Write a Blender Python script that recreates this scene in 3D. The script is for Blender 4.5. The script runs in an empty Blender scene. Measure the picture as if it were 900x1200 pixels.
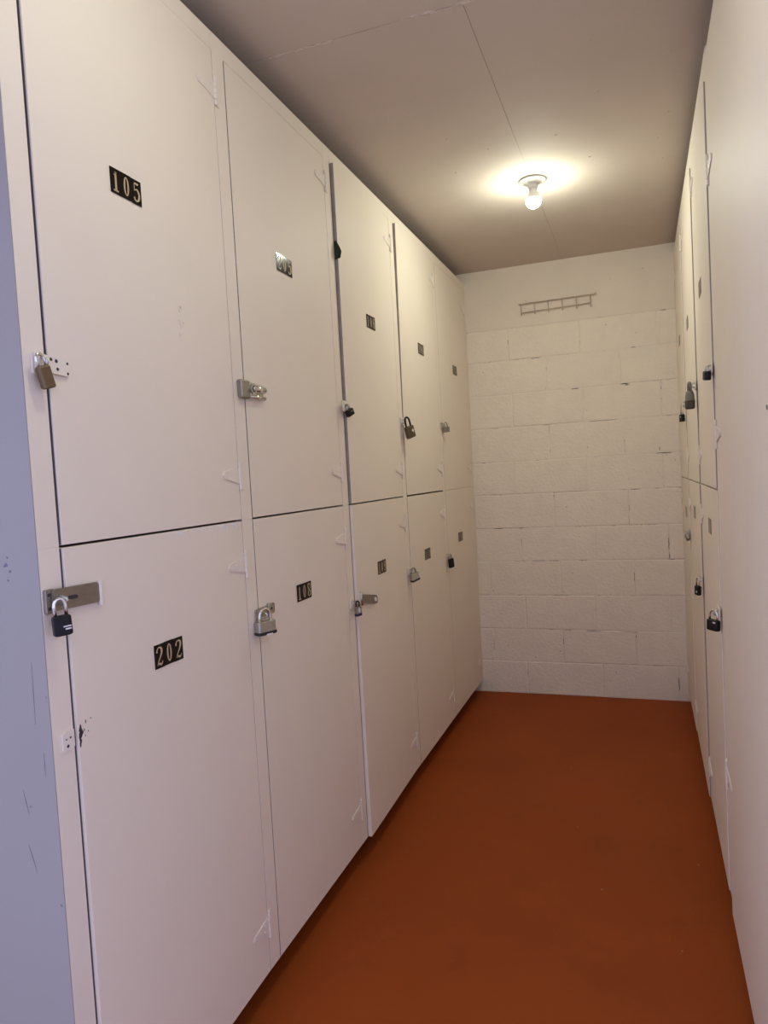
import bpy, bmesh, math, random
from mathutils import Matrix, Vector

random.seed(11)
scene = bpy.context.scene
C = scene.collection

# ------------------------------------------------------------------ camera
CZ = 1.3806
cam_d = bpy.data.cameras.new('camera')
cam_d.sensor_fit = 'VERTICAL'
cam_d.sensor_height = 36.0
cam_d.sensor_width = 27.0
cam_d.lens = 841.05 * 36.0 / 1200.0
cam_d.clip_start = 0.02
cam = bpy.data.objects.new('camera', cam_d)
C.objects.link(cam)
_r = Vector((0.93992496, 0.33687963, -0.05525559))
_u = Vector((0.03510157, 0.06563025, 0.99722643))
_f = Vector((-0.33957171, 0.93925757, -0.04986251))
M = Matrix((( _r.x, _u.x, -_f.x, 0.0), (_r.y, _u.y, -_f.y, 0.0), (_r.z, _u.z, -_f.z, CZ), (0, 0, 0, 1)))
cam.matrix_world = M
scene.camera = cam

# ------------------------------------------------------------------ world: overcast daylight outside the entrance
SKY = (0.62, 0.66, 1.0)
SKY_STRENGTH = 1.62
world = bpy.data.worlds.new('daylight')
scene.world = world
world.use_nodes = True
_bg = world.node_tree.nodes['Background']
_bg.inputs[0].default_value = (*SKY, 1)
_bg.inputs[1].default_value = SKY_STRENGTH

BULB = (0.93, 1.0, 0.84)
BULB_STRENGTH = 410.0          # lamp by the block wall
ENTRANCE_BULB_STRENGTH = 250.0  # lamp over the entrance

vs = scene.view_settings
vs.view_transform = 'Standard'
vs.look = 'None'
vs.exposure = 0.0
vs.gamma = 1.0
vs.use_curve_mapping = False

# ------------------------------------------------------------------ measured dimensions (metres; floor at z=0, camera over the origin)
XL, XR, YB = -0.980, 0.2068, 4.3675
ZC = 2.582
L_TOP, R_TOP = 2.5214, 2.5310
DOOR_TOP, SPLIT, DOOR_BOT = 2.474, 1.2868, 0.078
X_FAR_L, X_FAR_R = -1.78, 0.90
Y_END = 0.951

# ------------------------------------------------------------------ materials
MATS = {}
def nodes_of(name):
    m = bpy.data.materials.new(name)
    m.use_nodes = True
    nt = m.node_tree
    return m, nt, nt.nodes['Principled BSDF']

def mat(name, col, rough=0.5, metal=0.0, var=0.0, vscale=6.0, bump=0.0, bscale=60.0, spec=0.5, coat=0.0, dirt=None):
    m, nt, b = nodes_of(name)
    b.inputs['Roughness'].default_value = rough
    b.inputs['Metallic'].default_value = metal
    b.inputs['Specular IOR Level'].default_value = spec
    b.inputs['Coat Weight'].default_value = coat
    tc = nt.nodes.new('ShaderNodeTexCoord')
    out = None
    if var > 0:
        n = nt.nodes.new('ShaderNodeTexNoise')
        n.inputs['Scale'].default_value = vscale
        n.inputs['Detail'].default_value = 6
        nt.links.new(tc.outputs['Object'], n.inputs['Vector'])
        r = nt.nodes.new('ShaderNodeMix'); r.data_type = 'RGBA'
        r.inputs[6].default_value = (*[c * (1 - var) for c in col], 1)
        r.inputs[7].default_value = (*[min(1, c * (1 + var)) for c in col], 1)
        nt.links.new(n.outputs['Fac'], r.inputs[0])
        out = r.outputs[2]
    else:
        b.inputs['Base Color'].default_value = (*col, 1)
    if dirt:
        dcol, dscale, lo, hi = dirt
        n = nt.nodes.new('ShaderNodeTexNoise')
        n.inputs['Scale'].default_value = dscale
        n.inputs['Detail'].default_value = 10
        n.inputs['Roughness'].default_value = 0.7
        nt.links.new(tc.outputs['Object'], n.inputs['Vector'])
        ra = nt.nodes.new('ShaderNodeMapRange')
        ra.inputs[1].default_value = lo; ra.inputs[2].default_value = hi
        nt.links.new(n.outputs['Fac'], ra.inputs[0])
        r = nt.nodes.new('ShaderNodeMix'); r.data_type = 'RGBA'
        nt.links.new(ra.outputs[0], r.inputs[0])
        if out is not None: nt.links.new(out, r.inputs[6])
        else: r.inputs[6].default_value = (*col, 1)
        r.inputs[7].default_value = (*dcol, 1)
        out = r.outputs[2]
    if out is not None:
        nt.links.new(out, b.inputs['Base Color'])
    if bump > 0:
        n = nt.nodes.new('ShaderNodeTexNoise')
        n.inputs['Scale'].default_value = bscale
        n.inputs['Detail'].default_value = 8
        n.inputs['Roughness'].default_value = 0.6
        nt.links.new(tc.outputs['Object'], n.inputs['Vector'])
        bp = nt.nodes.new('ShaderNodeBump')
        bp.inputs['Strength'].default_value = bump
        bp.inputs['Distance'].default_value = 0.01
        nt.links.new(n.outputs['Fac'], bp.inputs['Height'])
        nt.links.new(bp.outputs[0], b.inputs['Normal'])
    MATS[name] = m
    return m

mat('cream_paint', (0.875, 0.775, 0.665), 0.55, var=0.035, vscale=3.5, bump=0.02, bscale=45, spec=0.22)
mat('trim_paint', (0.86, 0.77, 0.68), 0.42, var=0.03, vscale=30, bump=0.05, bscale=150, spec=0.4)
mat('block_paint', (0.89, 0.785, 0.655), 0.65, var=0.06, vscale=9, bump=0.55, bscale=75, spec=0.25, dirt=((0.36, 0.28, 0.22), 120, 0.68, 0.80))
mat('mortar_paint', (0.86, 0.76, 0.64), 0.7, var=0.10, vscale=14, bump=0.5, bscale=90, spec=0.2, dirt=((0.20, 0.14, 0.11), 9, 0.56, 0.68))
mat('plaster_paint', (0.82, 0.71, 0.59), 0.6, var=0.05, vscale=7, bump=0.22, bscale=35, spec=0.25)
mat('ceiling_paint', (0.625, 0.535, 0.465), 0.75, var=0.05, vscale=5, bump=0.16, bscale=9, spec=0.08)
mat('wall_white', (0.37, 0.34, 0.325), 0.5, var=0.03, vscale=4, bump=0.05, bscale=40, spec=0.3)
mat('floor_paint', (0.315, 0.062, 0.009), 0.60, var=0.16, vscale=2.2, bump=0.03, bscale=25, spec=0.15, dirt=((0.24, 0.05, 0.007), 3.5, 0.55, 0.80))
mat('plinth_paint', (0.20, 0.06, 0.03), 0.7, var=0.1)
mat('dark_interior', (0.10, 0.085, 0.075), 0.9)
mat('raw_wood', (0.30, 0.22, 0.15), 0.8, var=0.15, vscale=20)
mat('steel', (0.56, 0.55, 0.52), 0.32, 1.0, var=0.12, vscale=40)
mat('dull_steel', (0.36, 0.335, 0.30), 0.45, 1.0, var=0.2, vscale=50, bump=0.1, bscale=200)
mat('chrome', (0.78, 0.78, 0.76), 0.14, 1.0)
mat('brass', (0.20, 0.145, 0.09), 0.45, 0.9, var=0.2, vscale=60)
mat('bronze', (0.13, 0.10, 0.06), 0.4, 0.7, var=0.2, vscale=60)
mat('black_enamel', (0.010, 0.009, 0.012), 0.42, spec=0.25)
mat('navy_plastic', (0.02, 0.015, 0.09), 0.4)
mat('black_rubber', (0.02, 0.018, 0.018), 0.55)
mat('brown_rubber', (0.06, 0.045, 0.035), 0.6)
mat('grey_cover', (0.16, 0.155, 0.13), 0.45)
mat('plate_black', (0.010, 0.006, 0.005), 0.13, spec=0.22)
mat('gold_digit', (0.50, 0.38, 0.23), 0.5)
mat('fleck_tan', (0.50, 0.30, 0.20), 0.7)
mat('joint_shade', (0.17, 0.14, 0.145), 0.85, var=0.3, vscale=30)  # dark colour standing in for the shade inside door joints
mat('dark_edge', (0.33, 0.27, 0.25), 0.8, var=0.3, vscale=30)  # dark tone on standing-out door edges
mat('white_mark', (0.75, 0.74, 0.72), 0.5)
mat('chip_dark', (0.05, 0.04, 0.045), 0.8)
mat('scratch_grey', (0.20, 0.19, 0.24), 0.8)
mat('chip_white', (0.86, 0.82, 0.80), 0.6)
mat('green_cloth', (0.012, 0.022, 0.008), 0.8, bump=0.2, bscale=300)
mat('rack_paint', (0.56, 0.45, 0.35), 0.5, var=0.15, vscale=60)
mat('porcelain', (0.86, 0.85, 0.80), 0.25)
mat('concrete', (0.55, 0.52, 0.50), 0.85, var=0.15, vscale=4, bump=0.2, bscale=60)

for nm_, st_ in (('bulb_glow', BULB_STRENGTH), ('entrance_bulb_glow', ENTRANCE_BULB_STRENGTH)):
    m, nt, b = nodes_of(nm_)
    b.inputs['Base Color'].default_value = (1, 1, 1, 1)
    b.inputs['Emission Color'].default_value = (*BULB, 1)
    b.inputs['Emission Strength'].default_value = st_
    MATS[nm_] = m

# ------------------------------------------------------------------ helpers
def link(name, me, material, parent=None, loc=None):
    o = bpy.data.objects.new(name, me)
    C.objects.link(o)
    if material:
        me.materials.append(MATS[material])
    if parent is not None:
        o.parent = parent
    if loc is not None:
        o.location = loc
    return o

def obj(name, bm, material, parent=None, smooth=False, loc=None):
    bmesh.ops.recalc_face_normals(bm, faces=bm.faces[:])
    me = bpy.data.meshes.new(name)
    bm.to_mesh(me); bm.free()
    if smooth:
        for p in me.polygons: p.use_smooth = True
    return link(name, me, material, parent, loc)

def tag(o, label, cat, group=None):
    o['label'] = label; o['category'] = cat
    if group: o['group'] = group
    return o

def thing(name, label, cat, loc, rotz=0.0, group=None):
    o = bpy.data.objects.new(name, None)
    o.empty_display_size = 0.05
    C.objects.link(o)
    o.location = loc; o.rotation_euler = (0, 0, rotz)
    return tag(o, label, cat, group)

def struct(o):
    o['kind'] = 'structure'
    return o

def box(bm, a, b, bevel=0.0, seg=1):
    x0, x1 = sorted((a[0], b[0])); y0, y1 = sorted((a[1], b[1])); z0, z1 = sorted((a[2], b[2]))
    vs_ = [bm.verts.new(p) for p in ((x0,y0,z0),(x1,y0,z0),(x1,y1,z0),(x0,y1,z0),(x0,y0,z1),(x1,y0,z1),(x1,y1,z1),(x0,y1,z1))]
    fs = [bm.faces.new([vs_[i] for i in f]) for f in ((0,3,2,1),(4,5,6,7),(0,1,5,4),(1,2,6,5),(2,3,7,6),(3,0,4,7))]
    if bevel > 0:
        es = list({e for f in fs for e in f.edges})
        bmesh.ops.bevel(bm, geom=es, offset=bevel, segments=seg, affect='EDGES', profile=0.5)
    return bm

def tube(bm, pts, r, seg=8, caps=True):
    pts = [Vector(p) for p in pts]
    rings = []
    n = len(pts)
    prev = None
    for i, p in enumerate(pts):
        t = (pts[min(i + 1, n - 1)] - pts[max(i - 1, 0)]).normalized()
        if prev is None:
            a = Vector((0, 0, 1)) if abs(t.z) < 0.9 else Vector((1, 0, 0))
            side = t.cross(a).normalized()
        else:
            side = (prev - t * prev.dot(t)).normalized()
        prev = side
        up = side.cross(t)
        rr = r[i] if isinstance(r, (list, tuple)) else r
        rings.append([bm.verts.new(p + (side * math.cos(2*math.pi*k/seg) + up * math.sin(2*math.pi*k/seg)) * rr) for k in range(seg)])
    for a, b in zip(rings, rings[1:]):
        for k in range(seg):
            bm.faces.new((a[k], a[(k+1) % seg], b[(k+1) % seg], b[k]))
    if caps:
        bm.faces.new(rings[0][::-1]); bm.faces.new(rings[-1])
    return bm

def lathe(bm, prof, seg=32, axis='z', origin=(0, 0, 0)):
    o = Vector(origin)
    def P(r, h, k):
        a = 2 * math.pi * k / seg
        c, s = math.cos(a) * r, math.sin(a) * r
        v = {'z': (c, s, h), 'y': (c, h, s), 'x': (h, c, s)}[axis]
        return o + Vector(v)
    rings = []
    for r, h in prof:
        if r < 1e-6: rings.append([bm.verts.new(P(0, h, 0))])
        else: rings.append([bm.verts.new(P(r, h, k)) for k in range(seg)])
    for a, b in zip(rings, rings[1:]):
        for k in range(seg):
            k2 = (k + 1) % seg
            if len(a) == 1 and len(b) == 1: continue
            if len(a) == 1: bm.faces.new((a[0], b[k2], b[k]))
            elif len(b) == 1: bm.faces.new((a[k], a[k2], b[0]))
            else: bm.faces.new((a[k], a[k2], b[k2], b[k]))
    if len(rings[0]) > 1: bm.faces.new(rings[0][::-1])
    if len(rings[-1]) > 1: bm.faces.new(rings[-1])
    return bm

def prism(bm, poly, thick, frame):
    """poly in (a, b), extruded by thick along c; frame maps (a, b, c) -> point."""
    lo = [bm.verts.new(frame(a, b, 0.0)) for a, b in poly]
    hi = [bm.verts.new(frame(a, b, thick)) for a, b in poly]
    n = len(poly)
    bm.faces.new(lo[::-1]); bm.faces.new(hi)
    for i in range(n):
        bm.faces.new((lo[i], lo[(i+1) % n], hi[(i+1) % n], hi[i]))
    return bm

def rrect(w, t, r, n=4):
    r = min(r, w / 2 - 1e-5, t / 2 - 1e-5)
    pts = []
    for cx, cy, a0 in ((w/2-r, t/2-r, 0), (-w/2+r, t/2-r, 90), (-w/2+r, -t/2+r, 180), (w/2-r, -t/2+r, 270)):
        for k in range(n + 1):
            a = math.radians(a0 + 90 * k / n)
            pts.append((cx + r * math.cos(a), cy + r * math.sin(a)))
    return pts

def stack(bm, secs, r):
    """secs: (z, w, t) rounded rectangles stacked along z."""
    rings = []
    for z, w, t in secs:
        rings.append([bm.verts.new((x, y, z)) for x, y in rrect(w, t, r)])
    n = len(rings[0])
    for a, b in zip(rings, rings[1:]):
        for k in range(n):
            bm.faces.new((a[k], a[(k+1) % n], b[(k+1) % n], b[k]))
    bm.faces.new(rings[0][::-1]); bm.faces.new(rings[-1])
    return bm

# ------------------------------------------------------------------ the room shell
bm = bmesh.new()
box(bm, (-3.2, 0.45, -0.12), (2.2, YB + 0.1, 0.0))
floor = struct(obj('floor', bm, 'floor_paint'))
floor['label'] = 'rust brown painted concrete floor of the locker corridor'
bm = bmesh.new(); box(bm, (-6.0, -6.0, -0.14), (5.0, 0.449, -0.001))
wk = struct(obj('floor_walkway', bm, 'concrete')); wk['label'] = 'pale concrete walkway outside the corridor entrance'
# flecks of pale paint dropped on the floor
bm = bmesh.new()
for (x, y) in ((0.135, 2.58), (-0.17, 2.35), (0.06, 2.1), (-0.05, 1.62), (-0.35, 3.3), (-0.28, 2.75)):
    a = random.uniform(0, 3); s = random.uniform(0.002, 0.004)
    pts = [(x + s * random.uniform(.5, 1.6) * math.cos(a + k * 1.256), y + s * random.uniform(.4, 1) * math.sin(a + k * 1.256)) for k in range(5)]
    prism(bm, pts, 0.0006, lambda p, q_, c: (p, q_, 0.0002 + c))
fl = obj('paint_fleck', bm, 'fleck_tan', floor); fl['kind'] = 'stuff'

# ceiling: a slab with four painted boards under it, joints left as hairlines
bm = bmesh.new()
box(bm, (-3.2, -0.2, ZC + 0.0022), (2.2, YB + 0.1, ZC + 0.15))
ceiling = struct(obj('ceiling', bm, 'ceiling_paint'))
ceiling['label'] = 'off-white painted board ceiling with cracked joints'
SX, SY = -0.391, 1.887
for (x0, x1, y0, y1) in ((-3.2, SX - .0005, SY + .0016, YB + .1), (SX + .0005, 2.2, SY + .0016, YB + .1), (-3.2, SX - .0005, -0.2, SY - .0016), (SX + .0005, 2.2, -0.2, SY - .0016)):
    bm = bmesh.new(); box(bm, (x0, y0, ZC), (x1, y1, ZC + 0.002), 0.0007)
    obj('ceiling_board', bm, 'ceiling_paint', ceiling)
# rough dried filler along the cross joint and part of the long joint
def filler(p0, p1, wid, hgt, n, skip):
    bm = bmesh.new()
    for i in range(n):
        if random.random() < skip: continue
        t = (i + random.random()) / n
        x = p0[0] + (p1[0]-p0[0])*t; y = p0[1] + (p1[1]-p0[1])*t + random.uniform(-wid, wid)*0.5
        s = random.uniform(.3, 1.0) * wid
        a0 = random.uniform(0, 3)
        ring = [bm.verts.new((x + s*random.uniform(.6, 2.2)*math.cos(a0+k*1.047), y + s*random.uniform(.3, .8)*math.sin(a0+k*1.047), ZC + 0.0006)) for k in range(6)]
        top = bm.verts.new((x, y, ZC - hgt * random.uniform(.15, .55)))
        for k in range(6): bm.faces.new((ring[k], ring[(k+1) % 6], top))
    o = obj('joint_filler', bm, 'ceiling_paint', ceiling); o['kind'] = 'stuff'
filler((-0.98, SY), (-0.76, SY + 0.004), 0.008, 0.004, 50, .2)
filler((-0.80, SY), (-0.36, SY), 0.004, 0.002, 50, .35)
filler((-0.58, SY), (-0.47, SY), 0.012, 0.005, 24, .2)
filler((-0.42, SY), (-0.34, SY), 0.012, 0.005, 16, .2)
filler((SX, 1.95), (SX, 4.3), 0.0025, 0.0012, 60, .5)
# nail heads showing through the paint
bm = bmesh.new()
for (x, y) in [(0.12, 2.35), (0.13, 2.75), (0.10, 2.95), (0.12, 3.15), (-0.10, 2.2), (-0.09, 2.5), (-0.15, 3.0), (0.0, 3.7), (-0.05, 3.9), (-0.62, 2.6), (-0.66, 2.9), (-0.5, 2.75), (-0.7, 3.6), (-0.75, 3.95), (-0.3, 4.1), (0.05, 3.4), (-0.8, 2.3), (-0.25, 2.75)]:
    r = random.uniform(.004, .007)
    lathe(bm, [(0, ZC - .0028), (r*.6, ZC - .002), (r, ZC + .0004)], 8, origin=(x, y, 0))
nh = obj('nail_head', bm, 'ceiling_paint', ceiling); nh['kind'] = 'stuff'

# back wall of painted concrete blocks
bm = bmesh.new()
box(bm, (X_FAR_L - .1, YB + 0.0022, 0), (X_FAR_R + .1, YB + 0.2, ZC + .1))
wall_back = struct(obj('wall_back', bm, 'mortar_paint'))
wall_back['label'] = 'cream painted concrete block end wall'
ZCOURSE = [0.0, 0.200, 0.400, 0.608, 0.818, 1.020, 1.226, 1.425, 1.632, 1.832, 2.032, 2.222]
HEADS = [[-.70, -.256, .159], [-.895, -.480, -.064], [-.694, -.286, .128], [-.903, -.477, -.061], [-.702, -.271, .132], [-.499, -.078],
         [-.728, -.306, .114], [-.509, -.087], [-.718, -.305, .117], [-.510, -.096], [-.729, -.312, .106]]
for k in range(11):
    z0, z1 = ZCOURSE[k], ZCOURSE[k + 1]
    hs = [-1.12] + [h for h in HEADS[k] if h > -1.1] + [0.36]
    for a, b_ in zip(hs, hs[1:]):
        bm = bmesh.new()
        j = 0.0028
        jit = lambda: random.uniform(-.0012, .0012)
        pr = random.uniform(-.0012, .0016)
        x0, x1 = a + j, b_ - j
        nx = 4
        # front face with slightly wandering arrises
        rows = []
        for zz, ins in ((z0 + j*.8, 1), (z0 + j*.8 + .004, 0), ((z0+z1)/2, 0), (z1 - j*.8 - .004, 0), (z1 - j*.8, 1)):
            row = []
            cols = [(x0, 1), (x0 + .004, 0)] + [(x0 + (x1-x0)*t, 0) for t in (.33, .66)] + [(x1 - .004, 0), (x1, 1)]
            for xx, insx in cols:
                edge = ins or insx
                dy = 0.0018 if edge else -pr + random.uniform(-.0005, .0005)
                row.append(bm.verts.new((xx + (jit() if insx else 0), YB + dy, zz + (jit() if ins else 0))))
            rows.append(row)
        for ra, rb in zip(rows, rows[1:]):
            for i in range(len(ra) - 1):
                bm.faces.new((ra[i], ra[i+1], rb[i+1], rb[i]))
        # sides back into the wall
        loop = rows[0] + [r[-1] for r in rows[1:]] + rows[-1][-2::-1] + [r[0] for r in rows[-2:0:-1]]
        back = [bm.verts.new((v.co.x, YB + 0.02, v.co.z)) for v in loop]
        for i in range(len(loop)):
            i2 = (i + 1) % len(loop)
            bm.faces.new((loop[i], back[i], back[i2], loop[i2]))
        obj('block', bm, 'block_paint', wall_back)
bm = bmesh.new()
box(bm, (-1.12, YB - 0.0008, 2.2235), (0.36, YB + 0.02, ZC + .002), .0016)
obj('plaster_band', bm, 'plaster_paint', wall_back)
# open cracks in the joints
bm = bmesh.new()
for (x, z, w, h) in ((-.075, 1.832, .05, .007), (-.06, 1.824, .03, .005), (-.02, 2.032, .03, .003), (-.35, 1.829, .05, .004), (-.52, 1.631, .05, .004), (-.57, 2.03, .06, .003),
                     (-.20, 1.632, .16, .002), (.118, 1.79, .0035, .03), (.118, 1.73, .003, .014), (-.84, 1.02, .06, .004), (-.70, 1.02, .03, .003), (-.075, 1.12, .0035, .06),
                     (-.062, .72, .004, .09), (.13, .91, .004, .11), (-.30, .396, .09, .003), (.159, .10, .005, .12), (.12, 1.425, .09, .004), (.10, 1.45, .004, .04), (-.48, .61, .1, .002), (-.60, .818, .07, .003), (-.9, .30, .003, .11), (-.52, 1.85, .003, .01),
                     (-.45, .398, .05, .003), (-.702, .93, .003, .08), (-.064, .37, .004, .03), (-.478, .33, .003, .07), (-.1, .395, .1, .0025)):
    n = max(3, int(max(w, h) / .012))
    hor = w > h
    up, dn = [], []
    for i in range(n + 1):
        t = i / n
        e = 0.5 * min(w, h) * (random.uniform(.4, 1.0) if 0 < i < n else .1)
        j = random.uniform(-.001, .001)
        if hor: up.append((x - w/2 + w*t, z + j + e)); dn.append((x - w/2 + w*t, z + j - e))
        else: up.append((x + j - e*.8, z - h*.32 + h*.64*t)); dn.append((x + j + e*.8, z - h*.32 + h*.64*t))
    prism(bm, up + dn[::-1], 0.0006, lambda a, b2, c: (a, YB + 0.0018 - c - .0026, b2))
# small pits
for _ in range(46):
    x, z = random.uniform(-.95, .18), random.uniform(.04, 2.5)
    s = random.uniform(.0012, .0032)
    prism(bm, [(x + s*random.uniform(.5, 1.3)*math.cos(k*1.256), z + s*random.uniform(.5, 1.3)*math.sin(k*1.256)) for k in range(5)], 0.0005, lambda a, b2, c: (a, YB - .0014 - c, b2))
ck = obj('crack', bm, 'chip_dark', wall_back); ck['kind'] = 'stuff'

# unseen outer walls behind the lockers, added to block sky light, and the short wall ends beside the entrance
for nm, x0, x1 in (('wall_left', X_FAR_L - .1, X_FAR_L), ('wall_right', X_FAR_R, X_FAR_R + .1)):
    bm = bmesh.new(); box(bm, (x0, Y_END, 0), (x1, YB, ZC + .01))
    struct(obj(nm, bm, 'wall_white'))
bm = bmesh.new(); box(bm, (-3.2, Y_END, 0), (XL - .0003, Y_END + .0015, ZC))
we = struct(obj('wall_entrance', bm, 'wall_white'))
we['label'] = 'pale painted end panel of the left locker bank facing the entrance'
bm = bmesh.new(); box(bm, (XR + .001, Y_END, 0), (2.2, Y_END + .012, ZC))
struct(obj('wall_entrance', bm, 'wall_white'))
# scratches and dents on the end panel
bm = bmesh.new()
def scratch(bm, x0, z0, x1, z1, w):
    d = Vector((x1-x0, z1-z0)); n = Vector((-d.y, d.x)).normalized() * w * .5
    m_ = Vector(((x0+x1)/2, (z0+z1)/2))
    prism(bm, [(x0, z0), (m_.x + n.x, m_.y + n.y), (x1, z1), (m_.x - n.x, m_.y - n.y)], 0.0004, lambda a, b2, c: (a, Y_END - c, b2))
for s in ((-1.012, 1.09, -1.014, .98, .0012), (-1.0, .93, -1.0005, .89, .0015), (-1.055, .86, -1.045, .815, .0018), (-1.052, .76, -1.037, .71, .002),
          (-1.02, .42, -1.01, .40, .003), (-.99, .66, -.986, .655, .004)):
    scratch(bm, *s)
for (x, z, s) in ((-1.052, 1.262, .004), (-1.044, 1.25, .003), (-1.048, 1.275, .0025), (-1.056, 1.26, .002), (-1.05, 1.235, .002), (-1.04, .83, .002), (-.985, 1.03, .002)):
    prism(bm, [(x + s*random.uniform(.5, 1.2)*math.cos(k*1.047), z + s*random.uniform(.5, 1.2)*math.sin(k*1.047)) for k in range(6)], .0004, lambda a, b2, c: (a, Y_END - c, b2))
so = obj('scratch', bm, 'scratch_grey', we); so['kind'] = 'stuff'

# ------------------------------------------------------------------ lockers
DIG = {
 '0': [[('ring',)]],
 '1': [[(.30, 1.18, .03), (.42, 1.30, .06), (.50, 1.44, .09)], [(.5, 1.46, .105), (.5, .12, .105)], [(.24, .09, .06), (.76, .09, .06)]],
 '2': [[(.20, 1.08, .10), (.22, 1.26, .07), (.36, 1.42, .05), (.54, 1.46, .06), (.72, 1.34, .10), (.76, 1.12, .11), (.66, .86, .09), (.46, .56, .06), (.28, .30, .05), (.18, .10, .05)],
       [(.18, .16, .06), (.40, .20, .085), (.62, .13, .085), (.78, .24, .05), (.80, .38, .03)]],
 '5': [[(.76, 1.46, .03), (.62, 1.40, .08), (.28, 1.42, .06)], [(.27, 1.44, .035), (.25, .86, .035)], [(.25, .84, .03), (.44, .98, .05), (.62, .94, .09), (.76, .74, .11), (.78, .50, .11), (.68, .24, .09), (.48, .11, .06), (.28, .18, .07), (.20, .36, .09)]],
 '6': [[(.76, 1.22, .09), (.70, 1.40, .06), (.52, 1.47, .05), (.34, 1.30, .09), (.25, .95, .105), (.23, .60, .105), (.30, .28, .09), (.50, .11, .06), (.70, .24, .09), (.77, .52, .105), (.70, .80, .09), (.50, .92, .05), (.32, .80, .04)]],
 '7': [[(.20, 1.12, .03), (.22, 1.32, .06), (.34, 1.42, .09), (.56, 1.34, .08), (.78, 1.44, .04)], [(.76, 1.42, .035), (.62, .98, .06), (.50, .55, .10), (.46, .10, .12)]],
 '8': [[(.5, 1.47, .05), (.30, 1.38, .075), (.24, 1.16, .09), (.34, .94, .09), (.52, .80, .09), (.72, .60, .09), (.78, .38, .09), (.68, .18, .07), (.5, .10, .05), (.30, .18, .07), (.22, .38, .08), (.30, .60, .06), (.50, .80, .05), (.68, .96, .06), (.76, 1.18, .07), (.70, 1.38, .06), (.5, 1.47, .05)]],
 '9': [[(.24, .36, .09), (.30, .18, .06), (.48, .11, .05), (.66, .28, .09), (.75, .63, .105), (.77, .98, .105), (.70, 1.30, .09), (.50, 1.47, .06), (.30, 1.34, .09), (.23, 1.06, .105), (.30, .78, .09), (.50, .66, .05), (.68, .78, .04)]],
}
def smooth_line(pts):
    if len(pts) < 3: return pts
    out = []
    n = len(pts)
    for i in range(n - 1):
        p0, p1, p2, p3 = pts[max(i-1, 0)], pts[i], pts[i+1], pts[min(i+2, n-1)]
        for s in range(4):
            t = s / 4
            out.append(tuple(.5*((2*p1[k]) + (-p0[k]+p2[k])*t + (2*p0[k]-5*p1[k]+4*p2[k]-p3[k])*t*t + (-p0[k]+3*p1[k]-3*p2[k]+p3[k])*t**3) for k in range(3)))
    out.append(pts[-1])
    return out
def digit_bm(ch, place):
    """place(a, b) -> point; digit box is 1 wide by 1.56 tall."""
    bm = bmesh.new()
    if ch == '0':
        n = 28
        o_ = []; i_ = []
        for k in range(n):
            a = 2*math.pi*k/n
            o_.append(bm.verts.new(place(.5 + .30*math.cos(a), .78 + .70*math.sin(a))))
            i_.append(bm.verts.new(place(.5 + .115*math.cos(a), .78 + .60*math.sin(a))))
        for k in range(n):
            bm.faces.new((o_[k], o_[(k+1) % n], i_[(k+1) % n], i_[k]))
        return bm
    for st in DIG[ch]:
        pts = smooth_line(st)
        L_, R_ = [], []
        for i, (x, y, w) in enumerate(pts):
            a = pts[max(i-1, 0)]; b2 = pts[min(i+1, len(pts)-1)]
            d = Vector((b2[0]-a[0], b2[1]-a[1]))
            if d.length < 1e-6: d = Vector((0, 1))
            d.normalize()
            L_.append(bm.verts.new(place(x - d.y*w, y + d.x*w))); R_.append(bm.verts.new(place(x + d.y*w, y - d.x*w)))
        for i in range(len(pts) - 1):
            bm.faces.new((L_[i], L_[i+1], R_[i+1], R_[i]))
    return bm

class Side:
    """Maps (Y along the wall, distance out of the face, height) to world points for one bank."""
    def __init__(s, xp, sg): s.xp, s.sg = xp, sg
    def P(s, y, o, z): return Vector((s.xp + s.sg * o, y, z))
LEFT, RIGHT = Side(XL, 1), Side(XR, -1)

def sbox(bm, S, org, a, b, bevel=0.0):
    p, q_ = S.P(*a) - org, S.P(*b) - org
    return box(bm, p, q_, bevel)

def door_bm(S, org, y0, y1, z0, z1, t, pr):
    """Door slab; pr = how far the near-bottom, near-top, far-bottom, far-top corners stand out of the frame."""
    nb, ntp, fb, ft = pr
    bm = bmesh.new()
    ny, nz = 4, 10
    def o_at(u, v):
        return (nb*(1-v) + ntp*v)*(1-u) + (fb*(1-v) + ft*v)*u
    F = [[bm.verts.new(S.P(y0 + (y1-y0)*i/ny, o_at(i/ny, k/nz), z0 + (z1-z0)*k/nz) - org) for i in range(ny+1)] for k in range(nz+1)]
    B = [[bm.verts.new(S.P(y0 + (y1-y0)*i/ny, o_at(i/ny, k/nz) - t, z0 + (z1-z0)*k/nz) - org) for i in range(ny+1)] for k in range(nz+1)]
    for k in range(nz):
        for i in range(ny):
            bm.faces.new((F[k][i], F[k][i+1], F[k+1][i+1], F[k+1][i]))
            bm.faces.new((B[k][i], B[k+1][i], B[k+1][i+1], B[k][i+1]))
        bm.faces.new((F[k][0], F[k+1][0], B[k+1][0], B[k][0]))
        bm.faces.new((F[k][ny], B[k][ny], B[k+1][ny], F[k+1][ny]))
    for i in range(ny):
        bm.faces.new((F[0][i], B[0][i], B[0][i+1], F[0][i+1]))
        bm.faces.new((F[nz][i], F[nz][i+1], B[nz][i+1], B[nz][i]))
    bmesh.ops.recalc_face_normals(bm, faces=bm.faces[:])
    es = [e for e in bm.edges if e.calc_face_angle(0) > 1.0]
    bmesh.ops.bevel(bm, geom=es, offset=.0012, segments=2, affect='EDGES', profile=.5)
    return bm

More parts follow.
